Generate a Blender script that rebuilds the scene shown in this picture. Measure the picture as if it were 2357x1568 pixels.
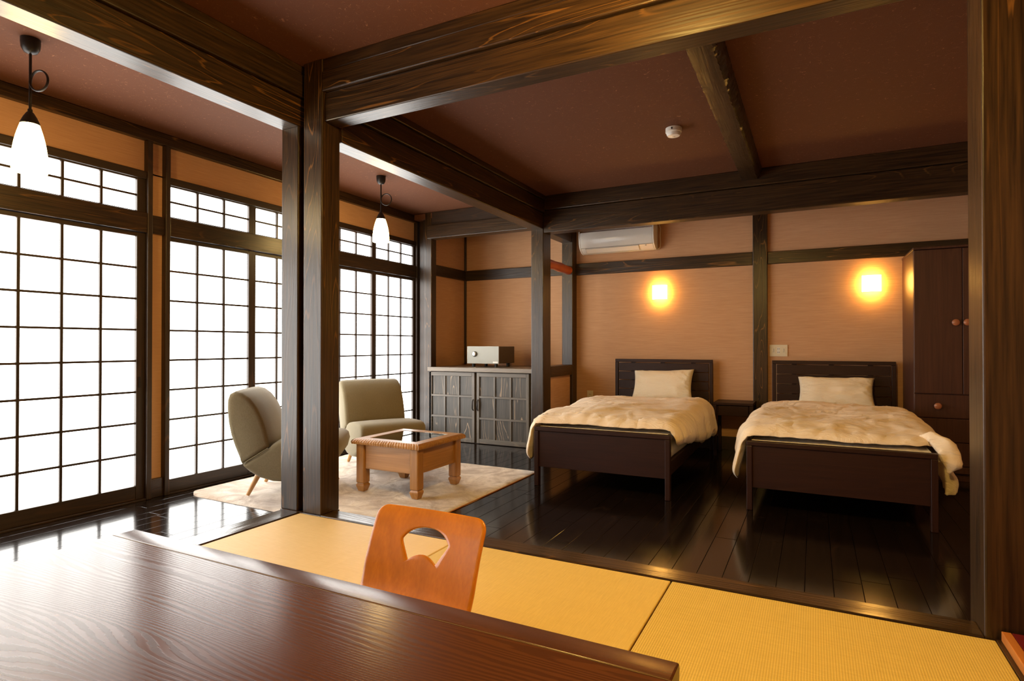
import bpy, bmesh, math, random
from mathutils import Vector, noise, Matrix
random.seed(7)
for o in list(bpy.data.objects): bpy.data.objects.remove(o)
S = bpy.context.scene
COL = S.collection
PI = math.pi

# ------------------------------------------------------------------ camera, world, exposure
cam = bpy.data.cameras.new('camera'); camo = bpy.data.objects.new('camera', cam); COL.objects.link(camo)
cam.sensor_width = 36.0; cam.sensor_fit = 'HORIZONTAL'; cam.lens = 1342.81 / 2357 * 36.0
cam.clip_start = 0.02
camo.location = (0, 0, 1.1)
camo.rotation_euler = (PI/2 + 0.0078, 0.0, 0.4775)
S.camera = camo
W = bpy.data.worlds.new('world'); S.world = W; W.use_nodes = True
bgn = W.node_tree.nodes['Background']; bgn.inputs[0].default_value = (0.75, 0.85, 1.0, 1); bgn.inputs[1].default_value = 0.25
S.view_settings.view_transform = 'Standard'; S.view_settings.look = 'None'
S.view_settings.gamma = 1.0; S.view_settings.use_curve_mapping = False
S.view_settings.exposure = 0.38
SHOJI = 5.8                      # daylight glowing through the paper screens
PENDANT = 26.0
SCONCE = 34.0
ROOMLAMP = 205.0

# ------------------------------------------------------------------ materials
def nodes(name):
    m = bpy.data.materials.new(name); m.use_nodes = True
    nt = m.node_tree; b = nt.nodes['Principled BSDF']
    return m, nt, b
def N(nt, t, **kw):
    n = nt.nodes.new(t)
    for k, v in kw.items(): setattr(n, k, v)
    return n
def L(nt, a, b): nt.links.new(a, b)
def ramp(nt, src, stops):
    r = N(nt, 'ShaderNodeValToRGB'); L(nt, src, r.inputs[0])
    e = r.color_ramp.elements
    while len(e) < len(stops): e.new(0.5)
    for i, (p, c) in enumerate(stops):
        e[i].position = p; e[i].color = c if len(c) == 4 else (*c, 1)
    return r.outputs[0]
def coords(nt, scale=(1, 1, 1), rnd=True, kind='Object'):
    tc = N(nt, 'ShaderNodeTexCoord'); out = tc.outputs[kind]
    if rnd:
        oi = N(nt, 'ShaderNodeObjectInfo'); mu = N(nt, 'ShaderNodeVectorMath', operation='MULTIPLY')
        mu.inputs[0].default_value = (0, 0, 0); mu.inputs[1].default_value = (31.7, 17.3, 23.9)
        L(nt, oi.outputs['Random'], mu.inputs[0])
        ad = N(nt, 'ShaderNodeVectorMath', operation='ADD'); L(nt, out, ad.inputs[0]); L(nt, mu.outputs[0], ad.inputs[1]); out = ad.outputs[0]
    mp = N(nt, 'ShaderNodeMapping'); mp.inputs['Scale'].default_value = scale; L(nt, out, mp.inputs[0])
    return mp.outputs[0]
def tex(nt, vec, scale, detail=2.0, rough=0.5, dist=0.0):
    n = N(nt, 'ShaderNodeTexNoise'); L(nt, vec, n.inputs['Vector'])
    n.inputs['Scale'].default_value = scale; n.inputs['Detail'].default_value = detail
    n.inputs['Roughness'].default_value = rough; n.inputs['Distortion'].default_value = dist
    return n.outputs['Fac']
def math_(nt, op, a, b=None, c=None):
    n = N(nt, 'ShaderNodeMath', operation=op)
    for i, v in enumerate((a, b, c)):
        if v is None: continue
        if isinstance(v, (int, float)): n.inputs[i].default_value = v
        else: L(nt, v, n.inputs[i])
    return n.outputs[0]
def mix(nt, fac, a, b):
    n = N(nt, 'ShaderNodeMix', data_type='RGBA')
    if isinstance(fac, (int, float)): n.inputs[0].default_value = fac
    else: L(nt, fac, n.inputs[0])
    for i, v in ((6, a), (7, b)):
        if isinstance(v, tuple): n.inputs[i].default_value = (*v, 1)
        else: L(nt, v, n.inputs[i])
    return n.outputs[2]
def bump(nt, b, h, strength=0.2, dist=0.01):
    n = N(nt, 'ShaderNodeBump'); n.inputs['Strength'].default_value = strength; n.inputs['Distance'].default_value = dist
    L(nt, h, n.inputs['Height']); L(nt, n.outputs[0], b.inputs['Normal'])
def plain(name, col, rough=0.5, metal=0.0, spec=0.5, coat=0.0, vary=0.0):
    m, nt, b = nodes(name)
    b.inputs['Base Color'].default_value = (*col, 1); b.inputs['Roughness'].default_value = rough
    b.inputs['Metallic'].default_value = metal; b.inputs['Specular IOR Level'].default_value = spec
    b.inputs['Coat Weight'].default_value = coat
    if vary:
        f = tex(nt, coords(nt), 9, 3)
        L(nt, mix(nt, f, tuple(c * (1 - vary) for c in col), tuple(min(1, c * (1 + vary)) for c in col)), b.inputs['Base Color'])
    return m
def glow(name, col, strength):
    m, nt, b = nodes(name)
    b.inputs['Base Color'].default_value = (0.8, 0.8, 0.78, 1); b.inputs['Roughness'].default_value = 0.6
    b.inputs['Emission Color'].default_value = (*col, 1); b.inputs['Emission Strength'].default_value = strength
    return m
def wood(name, axis, dark, mid, light, rings=14.0, amt=0.6, rough=0.4, scale=5.0, stretch=0.12, lines=(0.80, 0.97), bmp=0.15, spec=0.5, coat=0.0, knots=False, ringdark=0.35):
    """stained timber: grain contours of a noise field drawn out along the axis of the piece, now and then a knot"""
    m, nt, b = nodes(name)
    sc = [1, 1, 1]; sc['xyz'.index(axis)] = stretch
    v = coords(nt, tuple(sc))
    n1 = tex(nt, v, scale, 1.5, 0.4, 0.35)
    sc2 = [1, 1, 1]; sc2['xyz'.index(axis)] = 0.03
    fib = tex(nt, coords(nt, tuple(sc2)), 90, 3, 0.6)
    fld = math_(nt, 'MULTIPLY', n1, rings)
    if knots:
        sk = [1, 1, 1]; sk['xyz'.index(axis)] = 0.30
        vo = N(nt, 'ShaderNodeTexVoronoi'); L(nt, coords(nt, tuple(sk)), vo.inputs['Vector']); vo.inputs['Scale'].default_value = 3.6
        kn = ramp(nt, vo.outputs['Distance'], [(0.0, (1, 1, 1)), (0.20, (0, 0, 0))])
        fld = math_(nt, 'ADD', fld, math_(nt, 'MULTIPLY', math_(nt, 'POWER', kn, 2.0), 2.6))
    pp = math_(nt, 'PINGPONG', math_(nt, 'ADD', fld, math_(nt, 'MULTIPLY', fib, 0.25)), 0.5)
    ring = math_(nt, 'MULTIPLY', pp, 2.0)
    lin = ramp(nt, ring, [(lines[0], (0, 0, 0)), (lines[1], (1, 1, 1))])
    msk = ramp(nt, tex(nt, v, scale * 0.6, 2), [(0.42, (0, 0, 0)), (0.66, (1, 1, 1))])
    base = mix(nt, ramp(nt, fib, [(0.3, (0, 0, 0)), (0.75, (1, 1, 1))]), dark, mid)
    base = mix(nt, math_(nt, 'MULTIPLY', ring, ringdark), base, tuple(x * 0.6 for x in dark))
    col = mix(nt, math_(nt, 'MULTIPLY', math_(nt, 'MULTIPLY', lin, msk), amt), base, light)
    if knots: col = mix(nt, ramp(nt, vo.outputs['Distance'], [(0.022, (1, 1, 1)), (0.045, (0, 0, 0))]), col, tuple(x * 0.35 for x in dark))
    L(nt, col, b.inputs['Base Color'])
    b.inputs['Roughness'].default_value = rough; b.inputs['Specular IOR Level'].default_value = spec
    b.inputs['Coat Weight'].default_value = coat; b.inputs['Coat Roughness'].default_value = 0.08
    if bmp: bump(nt, b, math_(nt, 'ADD', math_(nt, 'MULTIPLY', ring, 0.5), fib), bmp, 0.004)
    return m

M = {}
for ax in 'xyz':
    M['timber_' + ax] = wood('timber_' + ax, ax, (0.011, 0.0055, 0.0024), (0.066, 0.032, 0.0105), (0.38, 0.165, 0.038), rings=21, amt=0.46, rough=0.33, scale=6, stretch=0.07, lines=(0.87, 0.985), knots=True)
    M['frame_' + ax] = wood('frame_' + ax, ax, (0.020, 0.011, 0.007), (0.048, 0.026, 0.014), (0.18, 0.07, 0.02), rings=9, amt=0.35, rough=0.42, bmp=0.08)
    M['bed_' + ax] = wood('bed_' + ax, ax, (0.021, 0.0058, 0.0036), (0.034, 0.0100, 0.0056), (0.06, 0.020, 0.010), rings=8, amt=0.2, rough=0.45, bmp=0.05, spec=0.32)
    M['teak_' + ax] = wood('teak_' + ax, ax, (0.34, 0.155, 0.042), (0.47, 0.232, 0.072), (0.26, 0.105, 0.025), rings=9, amt=0.35, rough=0.33, bmp=0.06)
    M['cab_' + ax] = wood('cab_' + ax, ax, (0.085, 0.069, 0.054), (0.17, 0.14, 0.11), (0.30, 0.22, 0.15), rings=8, amt=0.3, rough=0.42, bmp=0.08)
M['counter'] = wood('counter', 'x', (0.16, 0.125, 0.095), (0.26, 0.21, 0.16), (0.36, 0.28, 0.2), rings=8, amt=0.3, rough=0.35, bmp=0.05)
M['sill_x'] = wood('sill_x', 'x', (0.018, 0.010, 0.0045), (0.056, 0.029, 0.0105), (0.30, 0.13, 0.03), rings=17, amt=0.4, rough=0.20, scale=6, stretch=0.06)
M['sill_y'] = wood('sill_y', 'y', (0.018, 0.010, 0.0045), (0.056, 0.029, 0.0105), (0.30, 0.13, 0.03), rings=17, amt=0.4, rough=0.20, scale=6, stretch=0.06)
M['cabpanel'] = wood('cabpanel', 'z', (0.034, 0.028, 0.022), (0.085, 0.069, 0.053), (0.58, 0.41, 0.26), rings=11, amt=0.8, rough=0.45, scale=7, stretch=0.13, lines=(0.82, 0.97))
M['floor'] = wood('floorwood', 'y', (0.0060, 0.0034, 0.0026), (0.012, 0.0068, 0.0048), (0.035, 0.019, 0.012), rings=8, amt=0.35, rough=0.14, scale=6, bmp=0.03, spec=0.42)
M['ward'] = wood('wardrobewood', 'z', (0.045, 0.014, 0.009), (0.075, 0.026, 0.015), (0.13, 0.05, 0.028), rings=6, amt=0.35, rough=0.42, bmp=0.03)
def tablemat():
    m, nt, b = nodes('tabletop')
    v = coords(nt, (0.16, 1, 1), rnd=False)
    nz = tex(nt, v, 2.3, 2, 0.5, 0.6)
    sp = N(nt, 'ShaderNodeSeparateXYZ'); L(nt, coords(nt, rnd=False), sp.inputs[0])
    fld = math_(nt, 'ADD', math_(nt, 'MULTIPLY', sp.outputs['Y'], 84.0), math_(nt, 'MULTIPLY', nz, 40.0))
    pore = tex(nt, coords(nt, (0.10, 1, 1), rnd=False), 190, 2, 0.6)
    ring = math_(nt, 'MULTIPLY', math_(nt, 'PINGPONG', math_(nt, 'ADD', fld, math_(nt, 'MULTIPLY', pore, 0.5)), 0.5), 2.0)
    ln = ramp(nt, ring, [(0.42, (0, 0, 0)), (0.62, (1, 1, 1))])
    c = mix(nt, ln, (0.098, 0.033, 0.0125), (0.062, 0.0195, 0.0075))
    c = mix(nt, math_(nt, 'MULTIPLY', tex(nt, v, 1.4, 2), 0.35), c, (0.085, 0.030, 0.012))
    L(nt, c, b.inputs['Base Color']); b.inputs['Specular IOR Level'].default_value = 0.22
    rr = N(nt, 'ShaderNodeMapRange'); L(nt, ln, rr.inputs[0]); rr.inputs[3].default_value = 0.19; rr.inputs[4].default_value = 0.25
    L(nt, rr.outputs[0], b.inputs['Roughness'])
    bump(nt, b, ln, 0.05, 0.002)
    return m
M['tabletop'] = tablemat()
M['tableedge'] = wood('tableedge', 'x', (0.070, 0.022, 0.009), (0.100, 0.034, 0.014), (0.14, 0.05, 0.02), rings=8, amt=0.25, rough=0.27, bmp=0.03, spec=0.32)
M['zaisu'] = wood('zaisuwood', 'z', (0.52, 0.165, 0.002), (0.62, 0.205, 0.004), (0.74, 0.29, 0.012), rings=7, amt=0.3, rough=0.26, scale=4, bmp=0.02, coat=0.3)
M['legwood'] = wood('legwood', 'z', (0.50, 0.25, 0.08), (0.62, 0.33, 0.11), (0.4, 0.18, 0.05), rings=6, amt=0.25, rough=0.4, bmp=0.02)
M['redlog'] = plain('redlog', (0.42, 0.085, 0.018), 0.35, vary=0.25)
M['lacquer'] = plain('lacquer', (0.115, 0.008, 0.012), 0.35)
M['orangewood'] = wood('orangewood', 'y', (0.40, 0.13, 0.025), (0.52, 0.19, 0.04), (0.3, 0.09, 0.02), rings=6, amt=0.3, rough=0.4)
M['white'] = plain('whiteplastic', (0.74, 0.71, 0.66), 0.35)
M['whitegloss'] = plain('whitegloss', (0.72, 0.69, 0.64), 0.12)
M['ivory'] = plain('ivoryplastic', (0.70, 0.62, 0.46), 0.4)
M['slot'] = plain('slotdark', (0.03, 0.025, 0.02), 0.6)
M['grey'] = plain('greyline', (0.30, 0.27, 0.22), 0.5)
M['iron'] = plain('blackiron', (0.018, 0.014, 0.012), 0.38, 0.3)
M['chrome'] = plain('chrome', (0.85, 0.85, 0.83), 0.15, 1.0)
M['safegrey'] = plain('safegrey', (0.33, 0.33, 0.29), 0.42)
M['safedark'] = plain('safedark', (0.085, 0.055, 0.035), 0.5)
M['rubber'] = plain('rubber', (0.012, 0.012, 0.012), 0.5)
M['knob'] = plain('knobwood', (0.36, 0.13, 0.06), 0.3)
M['gold'] = plain('goldline', (0.26, 0.17, 0.045), 0.5, 0.2)
M['darkgap'] = plain('darkgap', (0.010, 0.006, 0.004), 0.7)
M['subfloor'] = plain('subfloor', (0.006, 0.004, 0.003), 0.6)
M['paper'] = glow('shojipaper', (1.0, 1.0, 0.97), SHOJI)
M['pglass'] = glow('pendantglass', (1.0, 0.66, 0.22), PENDANT)
M['sglass'] = glow('sconceglass', (1.0, 0.53, 0.10), SCONCE)
M['rglass'] = glow('roomlampglass', (1.0, 0.63, 0.15), ROOMLAMP)

def wallpaper():
    m, nt, b = nodes('wallpaper')
    def fibre(axis_scale):
        return tex(nt, coords(nt, axis_scale, rnd=False), 60, 4, 0.65)
    h = fibre((0.09, 0.09, 3.0))
    big = tex(nt, coords(nt, (0.3, 0.3, 1), rnd=False), 3, 2)
    c = mix(nt, ramp(nt, h, [(0.3, (0, 0, 0)), (0.72, (1, 1, 1))]), (0.53, 0.290, 0.152), (0.66, 0.390, 0.218))
    c = mix(nt, math_(nt, 'MULTIPLY', big, 0.25), c, (0.50, 0.27, 0.13))
    L(nt, c, b.inputs['Base Color']); b.inputs['Roughness'].default_value = 0.75; b.inputs['Specular IOR Level'].default_value = 0.25
    bump(nt, b, h, 0.25, 0.003)
    return m
def ceilpaper():
    m, nt, b = nodes('ceilingpaper')
    v = coords(nt, rnd=False)
    n1 = tex(nt, v, 15, 1.0, 0.5, 1.6)
    fib = ramp(nt, n1, [(0.491, (0, 0, 0)), (0.50, (1, 1, 1)), (0.509, (0, 0, 0))])
    mk = ramp(nt, tex(nt, v, 30, 2), [(0.50, (0, 0, 0)), (0.58, (1, 1, 1))])
    gr = tex(nt, v, 220, 2)
    c = mix(nt, gr, (0.092, 0.031, 0.0125), (0.138, 0.050, 0.021))
    c = mix(nt, math_(nt, 'MULTIPLY', math_(nt, 'MULTIPLY', fib, mk), 0.6), c, (0.42, 0.20, 0.10))
    L(nt, c, b.inputs['Base Color']); b.inputs['Roughness'].default_value = 0.75; b.inputs['Specular IOR Level'].default_value = 0.2
    bump(nt, b, gr, 0.15, 0.002)
    return m
def tatami(name, axis, strength, dark, light, pitch=0.0095):
    """rush weave: ribs across, fine reeds along"""
    m, nt, b = nodes(name)
    v = coords(nt, rnd=False)
    w = N(nt, 'ShaderNodeTexWave', wave_type='BANDS', bands_direction=axis.upper()); L(nt, v, w.inputs['Vector'])
    w.inputs['Scale'].default_value = 1.0 / pitch / 3.18; w.inputs['Distortion'].default_value = 0.15; w.inputs['Detail'].default_value = 1
    sc = (0.5, 12, 1) if axis == 'x' else (12, 0.5, 1)
    f = tex(nt, coords(nt, sc, rnd=False), 30, 3, 0.6)
    sc = (8, 0.4, 1) if axis == 'x' else (0.4, 8, 1)
    st = tex(nt, coords(nt, sc, rnd=False), 6, 3, 0.6)
    c = mix(nt, ramp(nt, f, [(0.3, (0, 0, 0)), (0.7, (1, 1, 1))]), dark, light)
    c = mix(nt, math_(nt, 'MULTIPLY', st, 0.35), c, tuple(x * 0.82 for x in dark))
    c = mix(nt, math_(nt, 'MULTIPLY', math_(nt, 'SUBTRACT', 1.0, w.outputs['Fac']), strength), c, tuple(x * 0.55 for x in dark))
    L(nt, c, b.inputs['Base Color']); b.inputs['Roughness'].default_value = 0.55; b.inputs['Specular IOR Level'].default_value = 0.3
    bump(nt, b, math_(nt, 'ADD', w.outputs['Fac'], math_(nt, 'MULTIPLY', f, 0.4)), 0.3 * strength + 0.05, 0.003)
    return m
def fabric(name, c0, c1, sc=260, rough=0.9):
    m, nt, b = nodes(name)
    f = tex(nt, coords(nt, (1, 1, 0.35)), sc, 2, 0.6); g = tex(nt, coords(nt), 6, 2)
    c = mix(nt, f, c0, c1); c = mix(nt, math_(nt, 'MULTIPLY', g, 0.3), c, tuple(x * 0.85 for x in c0))
    L(nt, c, b.inputs['Base Color']); b.inputs['Roughness'].default_value = rough; b.inputs['Specular IOR Level'].default_value = 0.15
    b.inputs['Sheen Weight'].default_value = 0.25
    bump(nt, b, f, 0.25, 0.002)
    return m
def linen(name, col, wr=0.35, plaid=False):
    m, nt, b = nodes(name)
    v = coords(nt)
    w1 = tex(nt, coords(nt, (0.55, 1.3, 1)), 5, 5, 0.62, 1.6); w2 = tex(nt, v, 160, 2)
    rg = math_(nt, 'ABSOLUTE', math_(nt, 'SUBTRACT', w1, 0.5))
    if plaid:
        w = N(nt, 'ShaderNodeTexWave', wave_type='BANDS', bands_direction='X'); w.inputs['Scale'].default_value = 7
        L(nt, v, w.inputs['Vector'])
        w3 = N(nt, 'ShaderNodeTexWave', wave_type='BANDS', bands_direction='Y'); w3.inputs['Scale'].default_value = 7
        L(nt, v, w3.inputs['Vector'])
        p = math_(nt, 'MULTIPLY', math_(nt, 'ADD', w.outputs['Fac'], w3.outputs['Fac']), 0.35)
        L(nt, mix(nt, p, col, tuple(x * 0.72 for x in col)), b.inputs['Base Color'])
    else:
        b.inputs['Base Color'].default_value = (*col, 1)
    b.inputs['Roughness'].default_value = 0.8; b.inputs['Specular IOR Level'].default_value = 0.15; b.inputs['Sheen Weight'].default_value = 0.15
    bump(nt, b, math_(nt, 'ADD', math_(nt, 'MULTIPLY', rg, -1.6), math_(nt, 'MULTIPLY', w2, 0.04)), wr, 0.03)
    return m
def rugmat():
    m, nt, b = nodes('rugplush')
    v = coords(nt)
    a = tex(nt, v, 4.2, 6, 0.66, 1.3); f = tex(nt, v, 300, 2); g = tex(nt, v, 28, 3)
    c = mix(nt, ramp(nt, a, [(0.34, (0, 0, 0)), (0.62, (1, 1, 1))]), (0.40, 0.30, 0.225), (0.80, 0.71, 0.61))
    c = mix(nt, math_(nt, 'MULTIPLY', g, 0.3), c, (0.46, 0.36, 0.28))
    L(nt, c, b.inputs['Base Color']); b.inputs['Roughness'].default_value = 0.95; b.inputs['Specular IOR Level'].default_value = 0.05
    b.inputs['Sheen Weight'].default_value = 0.3
    bump(nt, b, math_(nt, 'ADD', math_(nt, 'MULTIPLY', a, 0.8), math_(nt, 'ADD', math_(nt, 'MULTIPLY', f, 0.15), math_(nt, 'MULTIPLY', g, 0.25))), 0.5, 0.03)
    return m
def glassmat():
    m, nt, b = nodes('clearglass')
    b.inputs['Base Color'].default_value = (0.80, 0.90, 0.86, 1); b.inputs['Roughness'].default_value = 0.0
    b.inputs['Transmission Weight'].default_value = 1.0; b.inputs['IOR'].default_value = 1.5
    return m
M['wall'] = wallpaper(); M['ceil'] = ceilpaper(); M['rug'] = rugmat(); M['glass'] = glassmat()
M['tat_rib'] = tatami('tatami_ribbed', 'x', 0.42, (0.60, 0.415, 0.095), (0.74, 0.54, 0.145), 0.0078)
M['tat_mid'] = tatami('tatami_smooth', 'y', 0.10, (0.60, 0.41, 0.11), (0.71, 0.505, 0.15), 0.0065)
M['tat_pale'] = tatami('tatami_pale', 'x', 0.10, (0.68, 0.475, 0.21), (0.76, 0.555, 0.27))
M['fab'] = fabric('chairfabric', (0.155, 0.122, 0.064), (0.285, 0.235, 0.140))
M['duvet'] = linen('duvetlinen', (0.86, 0.71, 0.54), 0.55)
M['pillow'] = linen('pillowlinen', (0.88, 0.79, 0.62), 0.4)
M['sheet'] = linen('sheetlinen', (0.72, 0.62, 0.42), 0.25, plaid=True)

# ------------------------------------------------------------------ builders
def obj(name, me, mat, parent=None):
    o = bpy.data.objects.new(name, me); COL.objects.link(o)
    if mat and not me.materials: me.materials.append(M[mat] if isinstance(mat, str) else mat)
    if parent: o.parent = parent
    return o
def tag(o, label, cat=None, group=None, kind=None):
    o['label'] = label
    if cat: o['category'] = cat
    if group: o['group'] = group
    if kind: o['kind'] = kind
    return o
def empty(name, loc=(0, 0, 0), rz=0.0):
    o = bpy.data.objects.new(name, None); COL.objects.link(o); o.location = loc; o.rotation_euler = (0, 0, rz)
    o.empty_display_size = 0.1
    return o
def bev(o, w, seg=2):
    if w > 0:
        b = o.modifiers.new('edge', 'BEVEL'); b.width = w; b.segments = seg; b.limit_method = 'ANGLE'; b.angle_limit = 0.6
    return o
BOXCACHE = {}
def box(name, x0, x1, y0, y1, z0, z1, mat, parent=None, b=0.003, share=False):
    """axis-aligned box given by its extents; origin at the middle of its base"""
    x0, x1 = sorted((x0, x1)); y0, y1 = sorted((y0, y1)); z0, z1 = sorted((z0, z1))
    dx, dy, dz = (x1 - x0) / 2, (y1 - y0) / 2, z1 - z0
    key = (round(dx, 4), round(dy, 4), round(dz, 4), str(mat))
    if share and key in BOXCACHE: me = BOXCACHE[key]
    else:
        me = bpy.data.meshes.new(name)
        v = [(sx * dx, sy * dy, z) for z in (0, dz) for sx, sy in ((-1, -1), (1, -1), (1, 1), (-1, 1))]
        me.from_pydata(v, [], [(3, 2, 1, 0), (4, 5, 6, 7), (0, 1, 5, 4), (1, 2, 6, 5), (2, 3, 7, 6), (3, 0, 4, 7)])
        if share: BOXCACHE[key] = me
    o = obj(name, me, mat, parent); o.location = ((x0 + x1) / 2, (y0 + y1) / 2, z0)
    return bev(o, min(b, dx * .45, dy * .45, dz * .22))
def lathe(name, prof, mat, parent=None, seg=28, loc=(0, 0, 0), rot=(0, 0, 0), caps=True):
    me = bpy.data.meshes.new(name); v = []; f = []
    for r, z in prof:
        for k in range(seg):
            a = 2 * PI * k / seg; v.append((r * math.cos(a), r * math.sin(a), z))
    for i in range(len(prof) - 1):
        for k in range(seg):
            k2 = (k + 1) % seg; f.append((i * seg + k, i * seg + k2, (i + 1) * seg + k2, (i + 1) * seg + k))
    if caps:
        f.append(tuple(range(seg - 1, -1, -1))); f.append(tuple((len(prof) - 1) * seg + k for k in range(seg)))
    me.from_pydata(v, [], f); smooth(me)
    o = obj(name, me, mat, parent); o.location = loc; o.rotation_euler = rot
    return o
def smooth(me, ang=0.7):
    me.polygons.foreach_set('use_smooth', [True] * len(me.polygons)); me.update()
    try: me.set_sharp_from_angle(angle=ang)
    except Exception: pass
def tube(name, pts, r, mat, parent=None, seg=10, loc=(0, 0, 0)):
    me = bpy.data.meshes.new(name); v = []; f = []
    P = [Vector(p) for p in pts]; prev = None
    for i, p in enumerate(P):
        t = (P[min(i + 1, len(P) - 1)] - P[max(i - 1, 0)]).normalized()
        n = prev - t * prev.dot(t) if prev is not None else t.orthogonal()
        if n.length < 1e-6: n = t.orthogonal()
        n.normalize(); prev = n; bn = t.cross(n)
        rr = r[i] if isinstance(r, (list, tuple)) else r
        for k in range(seg):
            a = 2 * PI * k / seg; v.append(p + (n * math.cos(a) + bn * math.sin(a)) * rr)
    for i in range(len(P) - 1):
        for k in range(seg):
            k2 = (k + 1) % seg; f.append((i * seg + k, i * seg + k2, (i + 1) * seg + k2, (i + 1) * seg + k))
    f.append(tuple(range(seg - 1, -1, -1))); f.append(tuple((len(P) - 1) * seg + k for k in range(seg)))
    me.from_pydata([tuple(q) for q in v], [], f); smooth(me, 0.9)
    o = obj(name, me, mat, parent); o.location = loc
    return o
def prism(name, prof, axis, a0, a1, mat, parent=None, b=0.0, sm=True):
    """polygon prof swept from a0 to a1; axis 'x': prof=(y,z); axis 'y': prof=(x,z); axis 'z': prof=(x,y)"""
    me = bpy.data.meshes.new(name); n = len(prof)
    put = {'x': lambda p, a: (a, p[0], p[1]), 'y': lambda p, a: (p[0], a, p[1]), 'z': lambda p, a: (p[0], p[1], a)}[axis]
    v = [put(p, a0) for p in prof] + [put(p, a1) for p in prof]
    f = [tuple(range(n)), tuple(range(2 * n - 1, n - 1, -1))] + [(i, n + i, n + (i + 1) % n, (i + 1) % n) for i in range(n)]
    me.from_pydata(v, [], f)
    bm = bmesh.new(); bm.from_mesh(me); bmesh.ops.recalc_face_normals(bm, faces=bm.faces); bm.to_mesh(me); bm.free()
    if sm: smooth(me, 0.5)
    o = obj(name, me, mat, parent)
    return bev(o, b)

# ------------------------------------------------------------------ key levels (metres)
T = 0.12                                   # tatami platform level
XW = -4.24                                 # window lattice face
YB = 6.50                                  # back wall
XR = 1.62                                  # far side wall
YF = -2.6                                  # wall behind the viewer
ZC, ZN = 2.65, 2.755                       # ceilings
PX0, PX1, PY0, PY1 = -2.66, -2.515, 2.475, 2.62   # main corner pillar
BX0, BX1 = -2.64, -2.50                    # back pillar

# ------------------------------------------------------------------ the setting: floor boards
floor = box('floor', XW - .1, XR + .1, YF - .1, YB + .1, -0.12, -0.016, 'subfloor', b=0)
tag(floor, 'dark glossy plank floor around the beds and rug', kind='structure')
pw = 0.1165; gap = 0.0014
rnd = random.Random(3)
x = -4.235; row = 0
while x < XR:
    y = YF if x < -2.82 else 2.50
    y -= rnd.random() * 0.9 if x < -2.82 else 0
    first = True
    while y < YB:
        ln = 1.82 if not (first and x >= -2.82) else 0.5 + rnd.random() * 1.3
        first = False
        y1 = min(y + ln, YB); ys = max(y, YF)
        if y1 - ys > 0.05 and not (x < -2.82 and y1 < -1.0):
            p = box('plank', x + gap / 2, min(x + pw, XR) - gap / 2, ys + .0008, y1 - .0008, -0.016, 0.0, 'floor', floor, b=0.0013, share=True)
            p.location.z -= floor.location.z; p.location.x -= floor.location.x; p.location.y -= floor.location.y
        y += ln
    x += pw
# raised tatami platform and its sills
plat = box('raised_floor', -2.82, XR, YF, 2.585, -0.014, T - 0.022, 'tat_pale', b=0)
tag(plat, 'raised tatami platform of the near room', kind='structure')
tag(box('trim_1', -2.515, 0.505, 2.468, 2.59, -0.013, T + .004, 'sill_x', b=0.005), 'dark timber sill along the far edge of the tatami', kind='structure')
tag(box('trim_2', -2.815, -2.672, YF, 2.468, -0.013, T + .004, 'sill_y', b=0.005), 'dark timber sill between tatami and window passage', kind='structure')
tag(box('trim_3', -2.845, -2.515, 2.472, 2.625, -0.013, T, 'timber_x', b=0.004), 'dark timber plinth beneath the paired corner posts', kind='structure')
mats = [('tat_pale', -2.666, -1.596, 'pale tatami mat in the corner beside the paired posts'),
        ('tat_mid', -1.590, -0.532, 'smooth golden tatami mat behind the orange legless chair'),
        ('tat_rib', -0.526, 0.532, 'bright ribbed tatami mat beside the low red platform')]
for mt, a, b_, lab in mats:
    tag(box('tatami_mat', a, b_, 1.40, 2.462, T - 0.0215, T, mt, b=0.004), lab, 'tatami mat', 'square tatami mats along the sill')
# tokonoma step at the right-hand edge
tk = empty('alcove_step', (0.937, 1.4, T)); tag(tk, 'low red lacquered step with orange wooden edge beside the thick pillar', 'step')
box('top', -0.365, 0.62, -1.4, 1.055, 0.005, 0.037, 'lacquer', tk, b=0.002)
box('edge_board', -0.392, -0.366, -1.4, 1.055, 0.005, 0.037, 'orangewood', tk, b=0.002)
box('base_strip', -0.404, -0.366, -1.4, 1.06, -0.02, 0.0045, 'timber_y', tk, b=0.001)

# ------------------------------------------------------------------ walls and ceilings
def wallbox(name, *a, mat='wall', label=''):
    return tag(box(name, *a, mat, b=0), label, kind='structure')
wallbox('wall_back', -4.3, XR + .1, YB, YB + .1, 0, 2.9, label='beige woven paper wall behind the beds')
wallbox('wall_right', XR, XR + .1, YF, YB, 0, 2.9, label='beige papered wall beyond the wardrobe')
wallbox('wall_front', XW - .1, XR + .1, YF - .1, YF, 0, 2.9, label='beige papered wall of the tatami room')
wallbox('wall_partition', 0.74, XR, 2.50, 2.66, 0, 2.9, label='papered partition beside the thick pillar')
wl = empty('wall_left'); tag(wl, 'papered wall with shoji windows', kind='structure')
def wlp(y0, y1, z0, z1): return box('wall_panel', XW - .03, XW - .012, y0, y1, z0, z1, 'wall', wl, b=0)
wlp(YF, 5.66, 2.33, 2.60)
wlp(2.50, 2.64, 0, 2.34); wlp(0.40, 0.52, 0, 2.34); wlp(YF, -1.55, 0, 2.34)
wallbox('wall_alcove', -4.10, -4.055, 5.702, YB, 0, 2.64, label='beige papered side wall of the cabinet alcove')
c1 = tag(box('ceiling', XW - .1, -2.80, YF, 5.70, ZC, ZC + .05, 'ceil', b=0), 'brown paper ceiling over the window passage', kind='structure')
c2 = tag(box('ceiling', -2.60, XR, 2.55, 5.6, ZC, ZC + .05, 'ceil', b=0), 'brown paper ceiling over the beds', kind='structure')
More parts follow.
